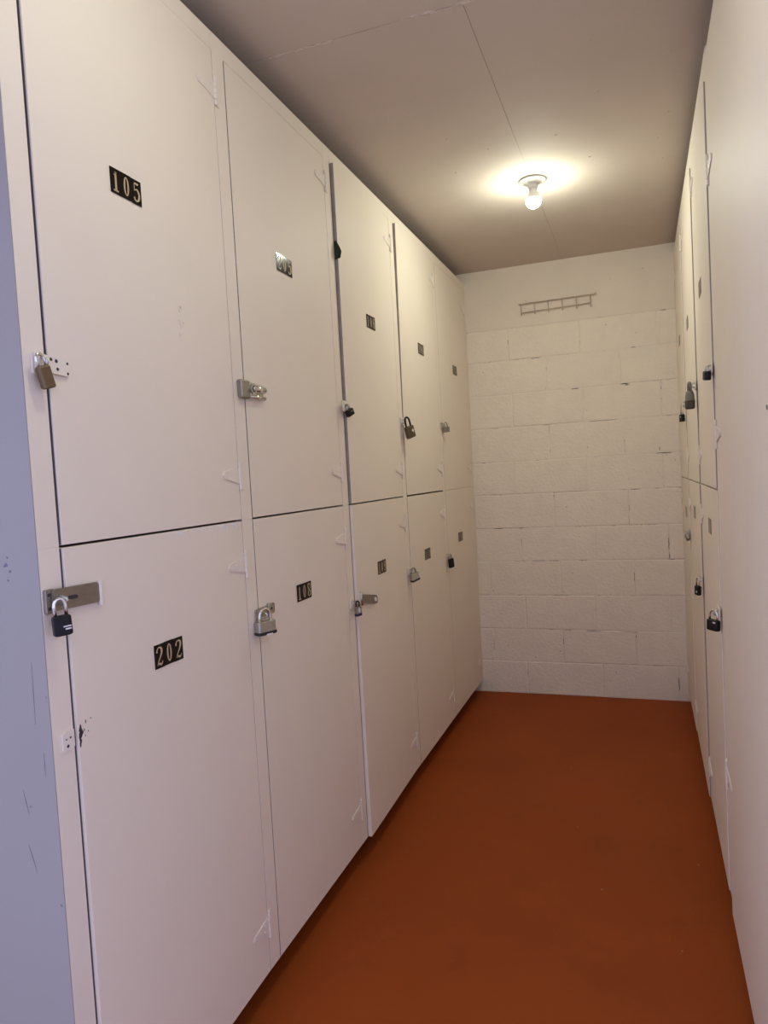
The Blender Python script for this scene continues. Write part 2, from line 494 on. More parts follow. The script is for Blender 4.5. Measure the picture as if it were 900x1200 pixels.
def hinge(S, root, org, yh, z, o=0.0, L=.080, drop=0.0, tall=.072, m='trim_paint'):
    """T-hinge: upright leaf with knuckles on the stile at yh, tapered strap running towards the entrance along the door."""
    bm = bmesh.new()
    sbox(bm, S, org, (yh - .001, o, z - tall/2), (yh + .016, o + .0036, z + tall/2), .0008)
    for k in range(5):
        za, zb = z - tall/2 + tall*k/5 + .0008, z - tall/2 + tall*(k+1)/5 - .0008
        tube(bm, [S.P(yh - .001, o + .0035, za) - org, S.P(yh - .001, o + .0035, zb) - org], .0042 if k % 2 else .0038, 8)
    h = obj('hinge', bm, m, root)
    bm = bmesh.new()
    d = drop
    poly = [(yh - .003, z + .021), (yh - L*.55, z + .013 + d*.5), (yh - L + .006, z + .0085 + d), (yh - L, z + d), (yh - L + .006, z - .0085 + d), (yh - L*.55, z - .013 + d*.5), (yh - .003, z - .021)]
    prism(bm, poly, .0030, lambda a, b2, c: S.P(a, o + c + .0002, b2) - org)
    for f_, dz in ((.25, .009), (.30, -.009), (.58, .002), (.86, 0.0)):
        yy = yh - L*f_; zz = z + dz + d*f_
        lathe(bm, [(0, S.sg*(o + .0046)), (.003, S.sg*(o + .0041)), (.0042, S.sg*(o + .0028))], 8, 'x', Vector((S.xp, yy, zz)) - org)
    obj('strap', bm, m, h)
    return h

def number_plate(S, root, org, y0, y1, z0, z1, txt, o, tilt=0.0):
    yc = (y0 + y1)/2
    w = (y1 - y0)/3
    k_ = []
    bm = bmesh.new()
    flip = S.sg < 0
    for i in range(3):
        dz = tilt * (i - 1) + (random.uniform(-.0006, .0006))
        ya, yb = y0 + w*i + .0003, y0 + w*(i+1) - .0003
        sbox(bm, S, org, (ya, o + .0001, z0 + dz), (yb, o + .0011, z1 + dz), .0002)
        k_.append(dz)
    p = obj('number_plate', bm, 'plate_black', root)
    if txt:
        for i, ch in enumerate(txt):
            ya = y0 + w*i
            dw, dh = w*.86, (z1 - z0)*.84/1.56
            db = digit_bm(ch, lambda a, b2: S.P(ya + w*.07 + a*dw, o + .0014, z0 + k_[i] + (z1-z0)*.08 + b2*dh) - org)
            d = obj('digit', db, 'gold_digit', p)
    return p

def locker(S, name, label, grp, ys, y0, y1, z0, z1, pr, top=None, hinges=(), plate=None, yend=None, gap=.003, zg=(0.0, 0.0), darkened=0.0, hgap=.0020):
    """One locker: carcass with its stile on the near side (ys..y0), door y0..y1, z0..z1."""
    org = S.P(ys, 0, z0)
    root = thing(name, label, 'locker', org, 0, grp)
    zt = top if top else z1
    ye = yend if yend else y1
    D = -.62
    t = .018
    bm = bmesh.new(); sbox(bm, S, org, (ys + .0002, 0, z0 + .0001), (y0, -t, zt - .0001), .0004)
    obj('stile', bm, 'cream_paint', root)
    if top:
        bm = bmesh.new(); sbox(bm, S, org, (y0 + .0002, 0, z1 + .0012), (ye - .0004, -t, zt), .0010)
        obj('top_rail', bm, 'cream_paint', root)
    if yend:
        bm = bmesh.new(); sbox(bm, S, org, (y1 + .0006, 0, z0), (yend, -t, (z1 + .001) if top else zt), .0010)
        obj('stile', bm, 'cream_paint', root)
    bm = bmesh.new()
    e = .0006
    sbox(bm, S, org, (ys + e, -t - .012, z0 + e), (ys + .012, D, zt - e))
    sbox(bm, S, org, (ye - .012, -t - .012, z0 + e), (ye - e, D, zt - e))
    sbox(bm, S, org, (ys + .013, -t - .012, z0 + e), (ye - .013, D, z0 + .015))
    sbox(bm, S, org, (ys + .013, -t - .012, zt - .015), (ye - .013, D, zt - e))
    sbox(bm, S, org, (ys + .013, D + .008, z0 + .016), (ye - .013, D, zt - .016))
    # stop battens the door closes against, behind the joint
    sbox(bm, S, org, (y0 - .004, -t - .003, z0 + .016), (y0 + .022, -t - .0115, zt - .016))
    sbox(bm, S, org, (y1 - .022, -t - .003, z0 + .016), (y1 - .0008, -t - .0115, zt - .016))
    obj('carcass', bm, 'dark_interior', root)
    dr = obj('door', door_bm(S, org, y0 + gap, y1 - hgap, z0 + zg[0], z1 - zg[1], t, pr), 'cream_paint', root)
    # joint shade painted as a dark strip on the door edge; worn = share of the standing-out edge that is dark as well
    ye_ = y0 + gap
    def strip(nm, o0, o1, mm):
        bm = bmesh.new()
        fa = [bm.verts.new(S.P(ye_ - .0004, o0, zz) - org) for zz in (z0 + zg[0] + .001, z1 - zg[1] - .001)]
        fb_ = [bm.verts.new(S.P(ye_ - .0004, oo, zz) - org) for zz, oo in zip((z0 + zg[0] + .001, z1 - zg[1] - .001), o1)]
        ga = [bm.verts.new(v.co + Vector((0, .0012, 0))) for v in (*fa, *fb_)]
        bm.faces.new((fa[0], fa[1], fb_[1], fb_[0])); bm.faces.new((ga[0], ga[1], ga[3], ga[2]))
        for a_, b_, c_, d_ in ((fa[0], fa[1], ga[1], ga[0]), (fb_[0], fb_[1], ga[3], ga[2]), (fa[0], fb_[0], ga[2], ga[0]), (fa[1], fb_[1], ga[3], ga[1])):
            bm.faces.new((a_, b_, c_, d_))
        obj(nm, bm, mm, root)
    strip('joint_shade', -t + .001, (min(pr[0], 0) - .0002, min(pr[1], 0) - .0002), 'joint_shade')
    if darkened:
        strip('dark_edge', -.0004, (pr[0] - .0016, pr[1] - .0016), 'dark_edge')
    # joint shade painted as a dark strip beside the hinge stile
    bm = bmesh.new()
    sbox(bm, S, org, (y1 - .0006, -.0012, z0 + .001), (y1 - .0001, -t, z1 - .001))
    obj('joint_shade', bm, 'joint_shade', root)
    for (hz, drop) in hinges:
        v = (hz - z0) / (z1 - z0)
        o = pr[2]*(1-v) + pr[3]*v
        hinge(S, root, org, y1, hz, max(o, 0) + .0002, drop=drop)
    if plate:
        txt, pa, pb, pz, tl = plate
        u = ((pa+pb)/2 - y0)/(y1 - y0); v = (pz - z0)/(z1 - z0)
        o = (pr[0]*(1-v) + pr[1]*v)*(1-u) + (pr[2]*(1-v) + pr[3]*v)*u
        number_plate(S, root, org, pa, pb, pz - .0255, pz + .0255, txt, o + .0008, tl)
    return root, org

NEAR = [1.0014, 1.6767, 2.3489, 3.0182, 3.6797]
FAR = [1.6249, 2.2965, 2.9660, 3.6330, 4.3150]
STS = [Y_END + .002] + FAR[:4]
GL = 'lockers in the left bank'
GR = 'lockers in the right bank'
UP_L = [
 ('cream upper locker numbered 105 at the entrance end of the left bank', ('105', 1.204, 1.299, 2.003, 0), (.003, .0045, .0, .0), .0055, (.0025, 0)),
 ('cream upper locker numbered 205 with a glare spot on its number plate', ('205', 1.907, 2.004, 2.023, 0), (.0, .0, .0, .0), .0035, (.0025, 0)),
 ('cream upper locker with a green scrap stuck in its dark near joint', ('106', 2.612, 2.707, 1.981, 0), (.010, .013, .0, .0), .006, (.0025, 0)),
 ('cream upper locker with bronze padlock, fourth from the entrance on the left', ('206', 3.298, 3.392, 1.977, 0), (.0, .012, .0, .0), .004, (.0035, 0)),
 ('cream upper locker in the far corner of the left bank, beside the block wall', ('107', 3.973, 4.066, 1.957, 0), (.0, .0, .0, .0), .0015, (.0008, 0)),
]
LO_L = [
 ('cream lower locker numbered 202 with chipped paint beside its near joint', ('202', 1.233, 1.332, 1.026, 0), (.0085, .005, .0, .0), .0042, (0, .0025)),
 ('cream lower locker numbered 108 with a laminated steel padlock', ('108', 1.906, 2.004, 1.044, 0), (.0, .0, .0, .0), .0025, (0, .0025)),
 ('cream lower locker numbered 109 with an open grey hasp strap', ('109', 2.587, 2.681, 1.026, 0), (.014, .009, .0, .0), .005, (0, .0025)),
 ('cream lower locker with small silver padlock, fourth from the entrance on the left', ('110', 3.242, 3.335, .998, 0), (.001, .001, .0, .0), .0035, (0, .0035)),
 ('cream lower locker with small black padlock, far corner of the left bank', ('111', 3.914, 4.008, 1.015, 0), (.0, .0, .0, .0), .0012, (0, .0008)),
]
LK = {}
HZ_TOP = [2.372, 2.392, 2.374, 2.372, 2.356]
for i in range(5):
    lab, pl, pr, gap, zg = UP_L[i]
    yend = YB - .002 if i == 4 else None
    LK['U%d' % i] = locker(LEFT, 'storage_locker', lab, GL, STS[i], NEAR[i], FAR[i], SPLIT, DOOR_TOP, pr, top=L_TOP,
                           hinges=((HZ_TOP[i], 0), (1.402, .002)), plate=pl, yend=yend, gap=gap, zg=zg, darkened=1.0 if i in (2, 3) else 0)
    lab, pl, pr, gap, zg = LO_L[i]
    LK['L%d' % i] = locker(LEFT, 'storage_locker', lab, GL, STS[i], NEAR[i], FAR[i], DOOR_BOT, SPLIT, pr,
                           hinges=((1.172, -.001), (.205, 0)), plate=pl, yend=yend, gap=gap, zg=zg)
NEAR_R = [2.302, 2.946, 3.668]
FAR_R = [2.915, 3.635, 4.315]
STS_R = [2.270, 2.915, 3.635]
UP_R = [
 ('cream upper locker beside the tall door in the right bank', (None, 2.612, 2.707, 1.950, 0)),
 ('cream upper locker with a covered dark padlock, middle of the right bank', (None, 3.305, 3.400, 1.957, 0)),
 ('cream upper locker in the far corner of the right bank, beside the block wall', (None, 3.985, 4.080, 1.990, 0)),
]
LO_R = [
 ('cream lower locker with a square black padlock beside the tall door', (None, 2.535, 2.630, 1.158, 0)),
 ('cream lower locker with a small padlock, middle of the right bank', (None, 3.235, 3.330, 1.157, 0)),
 ('cream lower locker with a chrome latch, far corner of the right bank', (None, 3.875, 3.970, 1.118, 0)),
]
for i in range(3):
    yend = YB - .002 if i == 2 else None
    LK['RU%d' % i] = locker(RIGHT, 'storage_locker', UP_R[i][0], GR, STS_R[i], NEAR_R[i], FAR_R[i], SPLIT, 2.452, ((.004, .0045, 0, 0), (.004, .004, 0, 0), (.0025, .0025, 0, 0))[i], top=R_TOP,
                            hinges=((2.372, 0), (1.395, .002)), plate=UP_R[i][1], yend=yend, gap=.006, zg=(.0025, 0), darkened=1.0)
    LK['RL%d' % i] = locker(RIGHT, 'storage_locker', LO_R[i][0], GR, STS_R[i], NEAR_R[i], FAR_R[i], DOOR_BOT, SPLIT, ((.003, .002, 0, 0), (.005, .005, 0, 0), (.003, .003, 0, 0))[i],
                            hinges=((1.175, 0), (.21, 0)), plate=LO_R[i][1], yend=yend, gap=.005, zg=(0, .0025), darkened=1.0 if i == 1 else 0)

# tall cupboard nearest the entrance on the right: one full-height door
org = RIGHT.P(Y_END + .013, 0, 0.0)
tall = thing('tall_cupboard', 'tall plain cream cupboard with one full-height door, nearest on the right', 'cupboard', org)
bm = bmesh.new()
sbox(bm, RIGHT, org, (Y_END + .0135, 0, .0305), (1.235, -.018, 2.508), .001)
obj('stile', bm, 'cream_paint', tall)
bm = bmesh.new(); sbox(bm, RIGHT, org, (1.2355, 0, 2.4755), (2.2695, -.018, 2.508), .001)
obj('top_rail', bm, 'cream_paint', tall)
bm = bmesh.new()
for a, b_ in (((Y_END + .014, -.03, .0), (Y_END + .026, -.62, 2.507)), ((2.257, -.03, .0), (2.269, -.62, 2.507)), ((Y_END + .027, -.03, .0), (2.256, -.62, .028)),
              ((Y_END + .027, -.03, 2.49), (2.256, -.62, 2.507)), ((Y_END + .027, -.612, .03), (2.256, -.62, 2.488))):
    sbox(bm, RIGHT, org, a, b_)
obj('carcass', bm, 'dark_interior', tall)
obj('door', door_bm(RIGHT, org, 1.238, 2.2675, .0305, 2.474, .018, (.001, .001, 0, 0)), 'cream_paint', tall)
for hz, dr_ in ((2.190, 0), (1.448, 0.0), (.452, 0)):
    hinge(RIGHT, tall, org, 2.2675, hz, .0004, L=.105, drop=dr_, tall=.085)
bm = bmesh.new()
lathe(bm, [(0, -.003), (.003, -.003), (.0045, -.0025), (.0045, -.0008)], 14, 'x', Vector((XR, 1.386, 1.462)) - org)
obj('lock_cylinder', bm, 'dull_steel', tall)

# recessed plinths under both banks, painted like the floor
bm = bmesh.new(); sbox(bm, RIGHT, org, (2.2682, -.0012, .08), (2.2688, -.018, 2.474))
obj('joint_shade', bm, 'joint_shade', tall)  # shade of the tall door's hinge joint, put in as a dark strip
for nm, xa, xb, lab in (('plinth', XL - .30, XL - .32, 'dark recessed plinth under the left locker bank'), ('plinth', XR + .30, XR + .32, 'dark recessed plinth under the right locker bank')):
    bm = bmesh.new(); box(bm, (xa, Y_END + .02 if xa < 0 else 2.275, 0), (xb, YB - .002, DOOR_BOT - .001))
    tag(obj(nm, bm, 'plinth_paint'), lab, 'plinth')

# ------------------------------------------------------------------ hasps and latches (parts of the lockers)
def H(S, key):
    root, org = LK[key]
    return S, root, org

def bar_plate(S, root, org, y0, y1, z0, z1, o, t, m, name='hasp', bevel=.0012, tilt=0.0, holes=(), slot=None, hm='chip_dark', r=None, sm='chip_dark'):
    """Flat plate on the face; tilt lifts the far end."""
    bm = bmesh.new()
    yc, zc = (y0+y1)/2, (z0+z1)/2
    w, h = y1-y0, z1-z0
    pts = rrect(w, h, r if r else min(w, h)*.18, 3)
    prism(bm, pts, t, lambda a, b2, c: S.P(yc + a, o + c, zc + b2 + tilt*a) - org)
    p = obj(name, bm, m, root)
    if holes:
        bm = bmesh.new()
        for (a, b2, rr) in holes:
            prism(bm, [(a + rr*math.cos(k*math.pi/4), b2 + rr*math.sin(k*math.pi/4)) for k in range(8)], .0005, lambda a_, b_, c: S.P(yc + a_, o + t - .0001 + c, zc + b_ + tilt*a_) - org)
        obj('screw_hole', bm, hm, p)
    if slot:
        bm = bmesh.new()
        sy, sw, sh = slot
        ring = rrect(sw, sh, sh*.49, 4); inn = rrect(sw - .006, sh - .006, (sh-.006)*.49, 4)
        lo = [bm.verts.new(S.P(yc + sy + a, o + t + .0012, zc + b2 + tilt*(sy+a)) - org) for a, b2 in ring]
        li = [bm.verts.new(S.P(yc + sy + a, o + t + .0012, zc + b2 + tilt*(sy+a)) - org) for a, b2 in inn]
        l2 = [bm.verts.new(S.P(yc + sy + a, o + t - .0002, zc + b2 + tilt*(sy+a)) - org) for a, b2 in inn]
        l3 = [bm.verts.new(S.P(yc + sy + a, o + t - .0002, zc + b2 + tilt*(sy+a)) - org) for a, b2 in ring]
        n = len(lo)
        for k in range(n):
            k2 = (k+1) % n
            bm.faces.new((lo[k], lo[k2], li[k2], li[k])); bm.faces.new((li[k], li[k2], l2[k2], l2[k])); bm.faces.new((lo[k], l3[k], l3[k2], lo[k2]))
        obj('slot_rim', bm, 'dull_steel', p)
        bm = bmesh.new()
        prism(bm, [(sy + a, b2) for a, b2 in inn], .0003, lambda a, b2, c: S.P(yc + a, o + t + c, zc + b2 + tilt*a) - org)
        obj('slot', bm, sm, p)
    return p

def staple(S, parent, org, y, z, o, reach, half, m='steel', r=.0026, vertical=True):
    """Half-round eye standing out of the face."""
    bm = bmesh.new()
    pts = []
    for k in range(9):
        a = math.pi * k / 8
        d = half * math.cos(a); out = o + reach * math.sin(a)
        pts.append(S.P(y, out, z + d) - org if vertical else S.P(y + d, out, z) - org)
    tube(bm, pts, r, 8)
    return obj('staple', bm, m, parent, True)

# 105: painted hasp over the joint
S, root, org = H(LEFT, 'U0')
bar_plate(S, root, org, .972, 1.050, 1.594, 1.624, .006, .003, 'trim_paint', tilt=-.06, holes=((.008, .008, .0035), (.010, -.006, .003), (.034, .008, .0025), (.034, -.010, .0025), (-.004, .009, .003)), r=.003)
p = bar_plate(S, root, org, .969, .997, 1.590, 1.626, .0003, .005, 'trim_paint', name='hasp_base', r=.004)
staple(S, p, org, .985, 1.610, .006, .016, .009, 'steel')
# 202: heavy grey hasp with a slot and a painted hinge leaf
S, root, org = H(LEFT, 'L0')
bar_plate(S, root, org, .966, 1.080, 1.176, 1.214, .0085, .0035, 'dull_steel', tilt=-.03, slot=(-.012, .030, .013), r=.008)
p = bar_plate(S, root, org, .956, .976, 1.174, 1.216, .0003, .0075, 'dull_steel', name='hasp_base', r=.003, holes=((-.004, .012, .0035), (-.004, -.012, .0035)))
staple(S, p, org, .982, 1.195, .008, .020, .007, 'steel', .003)
bm = bmesh.new()
tube(bm, [S.P(1.083, .0105, 1.168) - org, S.P(1.083, .0105, 1.214) - org], .0045, 10)
sbox(bm, S, org, (1.0865, .0065, 1.172), (1.097, .009, 1.210), .0008)
obj('hasp_hinge', bm, 'trim_paint', root)
# 202: old latch leaf and chipped paint lower on the joint
bar_plate(S, root, org, .9715, .9985, .926, .958, .0002, .0042, 'trim_paint', name='old_latch_leaf', tilt=.10, holes=((-.003, -.009, .003), (.004, .004, .002), (-.006, .004, .0015)), r=.002)
bm = bmesh.new()
for (y, z, s) in ((1.0125, .953, .009), (1.011, .942, .010), (1.016, .946, .006), (1.021, .949, .003), (1.026, .962, .0035), (1.023, .938, .002), (1.031, .943, .0018), (1.039, .965, .0018), (1.0115, .932, .007), (1.0095, .925, .005)):
    prism(bm, [(y + s*.5*random.uniform(.5, 1.3)*math.cos(k*.9), z + s*random.uniform(.5, 1.3)*math.sin(k*.9)) for k in range(7)], .0006, lambda a, b2, c: S.P(a, .0055 + c, b2) - org)
ch = obj('paint_chip', bm, 'chip_dark', root); ch['kind'] = 'stuff'
# dried runs under the joint on 202
bm = bmesh.new()
for _ in range(26):
    y = random.uniform(1.33, 1.60); l = random.uniform(.004, .016); z = 1.2835
    prism(bm, [(y - .0012, z), (y + .0012, z), (y + .0008, z - l), (y - .0008, z - l)], .0012, lambda a, b2, c: S.P(a, .0022*(1-(a-1)/.62) + .0004 + c, b2) - org)
rn = obj('paint_run', bm, 'chip_white', root); rn['kind'] = 'stuff'
# scuff on 105
S, root, org = H(LEFT, 'U0')
bm = bmesh.new()
for _ in range(16):
    y = random.uniform(1.405, 1.425); z = 1.76 + random.uniform(-.035, .035); s = random.uniform(.001, .003)
    prism(bm, [(y + s*random.uniform(.6, 1.4)*math.cos(k*1.256), z + s*random.uniform(.6, 1.4)*math.sin(k*1.256)) for k in range(5)], .0008, lambda a, b2, c: S.P(a, .0018 + c, b2) - org)
sc_ = obj('paint_lump', bm, 'cream_paint', root); sc_['kind'] = 'stuff'

# 205: chrome slide latch without a padlock
S, root, org = H(LEFT, 'U1')
p = bar_plate(S, root, org, 1.652, 1.772, 1.610, 1.648, .0004, .004, 'steel', name='slide_latch', tilt=-.02, r=.004)
bm = bmesh.new()
sbox(bm, S, org, (1.640, .001, 1.604), (1.684, .016, 1.652), .003)
obj('latch_case', bm, 'dull_steel', p)
bm = bmesh.new()
lathe(bm, [(.0155, S.sg*.0165), (.0155, S.sg*.021), (.010, S.sg*.021), (.010, S.sg*.0162)], 6, 'x', Vector((S.xp, 1.694, 1.630)) - org)
sbox(bm, S, org, (1.6845, .005, 1.612), (1.712, .0162, 1.648), .002)
le = obj('latch_eye', bm, 'steel', p)
bm = bmesh.new()
lathe(bm, [(0, S.sg*.0168), (.0098, S.sg*.0168), (.0098, S.sg*.0158)], 12, 'x', Vector((S.xp, 1.694, 1.630)) - org)
obj('latch_hole', bm, 'chip_dark', p)
bm = bmesh.new()
tube(bm, [S.P(1.700, .011, 1.634) - org, S.P(1.765, .011, 1.633) - org], .0095, 10)
tube(bm, [S.P(1.690, .010, 1.612) - org, S.P(1.768, .010, 1.611) - org], .006, 8)
obj('bolt', bm, 'chrome', p, True)
bm = bmesh.new()
lathe(bm, [(0, .0055*S.sg), (.003, .005*S.sg), (.0035, .004*S.sg)], 8, 'x', Vector((S.xp, 1.766, 1.622)) - org)
obj('screw', bm, 'dull_steel', p)

# 108: small bent hasp behind the padlock
S, root, org = H(LEFT, 'L1')
p = bar_plate(S, root, org, 1.655, 1.760, 1.018, 1.046, .001, .0035, 'steel', tilt=.03, r=.006, holes=((.035, 0, .004),))
bm = bmesh.new()
tube(bm, [S.P(1.728, .004, 1.014) - org, S.P(1.728, .004, 1.050) - org], .005, 8)
obj('hasp_hinge', bm, 'dull_steel', p, True)
staple(S, p, org, 1.672, 1.028, .004, .026, .009, 'steel', .003)
# 106
S, root, org = H(LEFT, 'U2')
p = bar_plate(S, root, org, 2.308, 2.362, 1.612, 1.650, .0145, .003, 'trim_paint', holes=((-.004, .000, .007),), r=.004)
staple(S, p, org, 2.328, 1.630, .016, .016, .008, 'steel')
# 109: open hasp folded back
S, root, org = H(LEFT, 'L2')
p = bar_plate(S, root, org, 2.376, 2.540, .914, .946, .0135, .0035, 'dull_steel', tilt=-.19, slot=(.058, .036, .022), r=.013, sm='trim_paint')
bm = bmesh.new()
tube(bm, [S.P(2.374, .0165, .922) - org, S.P(2.374, .0165, .970) - org], .006, 8)
obj('hasp_hinge', bm, 'steel', p, True)
p2 = bar_plate(S, root, org, 2.3550, 2.369, .924, .968, .0127, .003, 'trim_paint', name='hasp_leaf', r=.003)
p3 = bar_plate(S, root, org, 2.308, 2.340, .920, .955, .0002, .003, 'trim_paint', name='staple_plate', r=.004)
staple(S, p3, org, 2.330, .938, .003, .024, .008, 'steel')
# plain staples for the farther lockers
for key, y, z in (('U3', 2.990, 1.614), ('L3', 2.980, .956), ('U4', 3.664, 1.630), ('L4', 3.634, .944)):
    S, root, org = H(LEFT, key)
    p = bar_plate(S, root, org, y - .012, y + .034, z - .016, z + .016, .002, .003, 'trim_paint' if key != 'U4' else 'steel', r=.004)
    staple(S, p, org, y + .006, z, .005, .018, .008, 'steel')
for key, y, z in (('RU0', 2.292, 1.640), ('RL0', 2.292, .925), ('RU1', 2.936, 1.655), ('RL1', 2.936, .925), ('RU2', 3.660, 1.640), ('RL2', 3.660, 1.030)):
    S, root, org = H(RIGHT, key)
    p = bar_plate(S, root, org, y - .016, y + .05, z - .016, z + .016, .006, .003, 'steel' if key in ('RU2', 'RL2') else 'trim_paint', r=.004)
    staple(S, p, org, y + .004, z, .008, .014, .008, 'steel')

# ------------------------------------------------------------------ padlocks: each hangs from its staple and is a thing of its own
def padlock(label, S, y, out, ztop, w, hb, t, sw, sh, sr, body='black_enamel', shackle='chrome', style='solid', bumper=None, tilt=0.0, yaw=0.0, lean=0.0, mark=None, keyhole=True, grp='padlocks on the lockers'):
    """ztop: inside top of the shackle (where it hangs). tilt: in the plane of the door; yaw: about the vertical; lean: away from the door."""
    rz = math.pi/2 if S.sg > 0 else -math.pi/2
    root = thing('padlock', label, 'padlock', S.P(y, out, ztop), 0, grp)
    root.rotation_mode = 'XYZ'
    root.rotation_euler = (lean, tilt, rz + yaw)
    mtx = Matrix.Rotation(rz + yaw, 4, 'Z') @ Matrix.Rotation(tilt, 4, 'Y') @ Matrix.Rotation(lean, 4, 'X')
    root.rotation_euler = mtx.to_euler('XYZ')
    # local: x along the door, -y towards the corridor, z up; body hangs below the origin
    zb1 = -sh
    zb0 = zb1 - hb
    bm = bmesh.new()
    if style == 'laminated':
        n = 7; secs = []
        zlo = zb0 + (.007 if bumper else 0)
        for k in range(n):
            za = zlo + (zb1 - zlo)*k/n; zz = zlo + (zb1 - zlo)*(k+1)/n
            secs += [(za + .0003, w*.965, t*.955), (za + .0008, w, t), (zz - .0008, w, t), (zz - .0003, w*.965, t*.955)]
        stack(bm, secs, t*.30)
    elif style == 'covered':
        stack(bm, [(zb0 + hb*.46, w*.98, t*.98), (zb0 + hb*.75, w*.90, t*.92), (zb0 + hb*.90, w*.74, t*.80), (zb1, w*.55, t*.62)], t*.45)
    else:
        b_ = .0022
        zlo = zb0 + (.006 if bumper else 0)
        stack(bm, [(zlo, w - 2*b_, t - 2*b_), (zlo + b_, w, t), (zb1 - b_*1.6, w, t), (zb1 - b_*.5, w - b_, t - b_), (zb1, w - 3*b_, t - 2.5*b_)], t*(.46 if style == 'round' else .28))
    bo = obj('body', bm, body, root)
    if style == 'covered':
        bm = bmesh.new()
        stack(bm, [(zb0, w*.78, t*.8), (zb0 + .004, w*.97, t*.98), (zb0 + hb*.42, w*1.03, t*1.03), (zb0 + hb*.455, w*1.01, t*1.01)], t*.45)
        obj('bottom_cover', bm, bumper, root)
    elif bumper:
        bm = bmesh.new()
        stack(bm, [(zb0, w*.94, t*.92), (zb0 + .002, w*1.05, t*1.06), (zb0 + (.0075 if style == 'laminated' else .007), w*1.05, t*1.06), (zb0 + .009, w*1.0, t*1.0)], t*.30)
        obj('bumper', bm, bumper, root)
    # shackle
    bm = bmesh.new()
    hx = sw/2
    pts = [(-hx, 0, zb1 - .004), (-hx, 0, -hx)]
    for k in range(1, 8):
        a = math.pi - math.pi*k/8
        pts.append((hx*math.cos(a), 0, -hx + (hx + sr)*math.sin(a)))
    pts += [(hx, 0, -hx), (hx, 0, zb1 - .004)]
    tube(bm, pts, sr, 10)
    obj('shackle', bm, shackle, root, True)
    if keyhole:
        bm = bmesh.new()
        lathe(bm, [(0, zb0 - .0004), (.005, zb0 - .0004), (.005, zb0 + .001)], 12)
        obj('key_cylinder', bm, 'dull_steel', root)
    if mark:
        mx, mz, mw, mh, mm, kind = mark
        bm = bmesh.new()
        cz = (zb0 + zb1)/2 + mz
        fr = lambda a, b2, c: (mx + a, -t/2 - .0003 - c, cz + b2)
        if kind == 'bar':
            prism(bm, rrect(mw, mh, mh*.3, 2), .0005, fr)
        elif kind == 'diamond':
            prism(bm, [(-mw/2, 0), (0, -mh/2), (mw/2, 0), (0, mh/2)], .0005, fr)
        elif kind == 'lines':
            prism(bm, [(a, b2 + mh*.32) for a, b2 in rrect(mw, mh*.28, mh*.1, 2)], .0005, fr)
            prism(bm, [(a + mw*.1, b2 - mh*.25) for a, b2 in rrect(mw*.75, mh*.34, mh*.1, 2)], .0005, fr)
        obj('emblem', bm, mm, bo)
    return root

R_ = math.radians
padlock('brown brass padlock hanging tilted from the painted hasp of locker 105', LEFT, .972, .017, 1.619, .025, .040, .013, .016, .017, .0028, 'brass', 'chrome', 'solid', tilt=R_(-16), yaw=R_(-8))
padlock('black padlock with silver shackle on the grey hasp of locker 202', LEFT, .965, .026, 1.197, .031, .035, .016, .019, .026, .0032, 'black_enamel', 'chrome', 'solid', tilt=R_(-3), yaw=R_(-28), mark=(.006, -.004, .014, .008, 'white_mark', 'lines'))
padlock('laminated steel padlock with black bumper on locker 108', LEFT, 1.668, .024, 1.042, .060, .036, .024, .036, .028, .0042, 'steel', 'chrome', 'laminated', 'black_rubber', tilt=R_(0), yaw=R_(-24), mark=(.004, -.0165, .020, .004, 'white_mark', 'bar'))
padlock('small black padlock below a white painted hasp, upper left bank', LEFT, 2.330, .024, 1.630, .034, .024, .018, .014, .011, .0028, 'black_enamel', 'steel', 'solid', tilt=R_(-25), yaw=R_(-20), mark=(.003, .003, .010, .003, 'dull_steel', 'bar'))
padlock('small laminated padlock with navy bumper beside the open hasp', LEFT, 2.318, .024, .945, .026, .034, .016, .015, .016, .0028, 'dull_steel', 'black_enamel', 'laminated', 'navy_plastic', tilt=R_(-2), yaw=R_(-20), mark=(-.002, .004, .010, .018, 'white_mark', 'bar'))
padlock('dark bronze padlock with pale diamond mark hanging tilted, upper left bank', LEFT, 2.994, .025, 1.626, .048, .052, .020, .028, .036, .0042, 'bronze', 'black_enamel', 'solid', tilt=R_(-17), yaw=R_(-26), mark=(.010, .004, .014, .018, 'white_mark', 'diamond'))
padlock('small grey steel padlock on the far corner upper locker, left bank', LEFT, 3.675, .021, 1.640, .042, .028, .018, .024, .020, .0032, 'dull_steel', 'dull_steel', 'laminated', tilt=R_(-6), yaw=R_(-24))
padlock('small silver laminated padlock on a lower locker, left bank', LEFT, 2.985, .021, .968, .046, .036, .020, .026, .020, .0035, 'steel', 'dull_steel', 'laminated', 'black_rubber', tilt=R_(-12), yaw=R_(-28))
padlock('small black padlock on the far corner lower locker, left bank', LEFT, 3.635, .021, .952, .034, .048, .016, .018, .022, .0030, 'black_enamel', 'steel', 'solid', tilt=R_(-6), yaw=R_(-25))
padlock('dark stubby padlock by the tall cupboard, upper right bank', RIGHT, 2.292, .019, 1.642, .034, .026, .018, .018, .010, .0035, 'black_enamel', 'steel', 'round', tilt=R_(8), yaw=R_(12))
padlock('large dark covered padlock, middle upper locker of the right bank', RIGHT, 2.940, .028, 1.660, .048, .068, .028, .020, .024, .0055, 'grey_cover', 'grey_cover', 'covered', 'brown_rubber', tilt=R_(0), yaw=R_(15))
padlock('small black padlock on a chrome latch, far upper right corner', RIGHT, 3.664, .020, 1.632, .030, .034, .016, .018, .040, .0028, 'black_enamel', 'chrome', 'solid', yaw=R_(25), mark=(0, .006, .008, .004, 'white_mark', 'bar'))
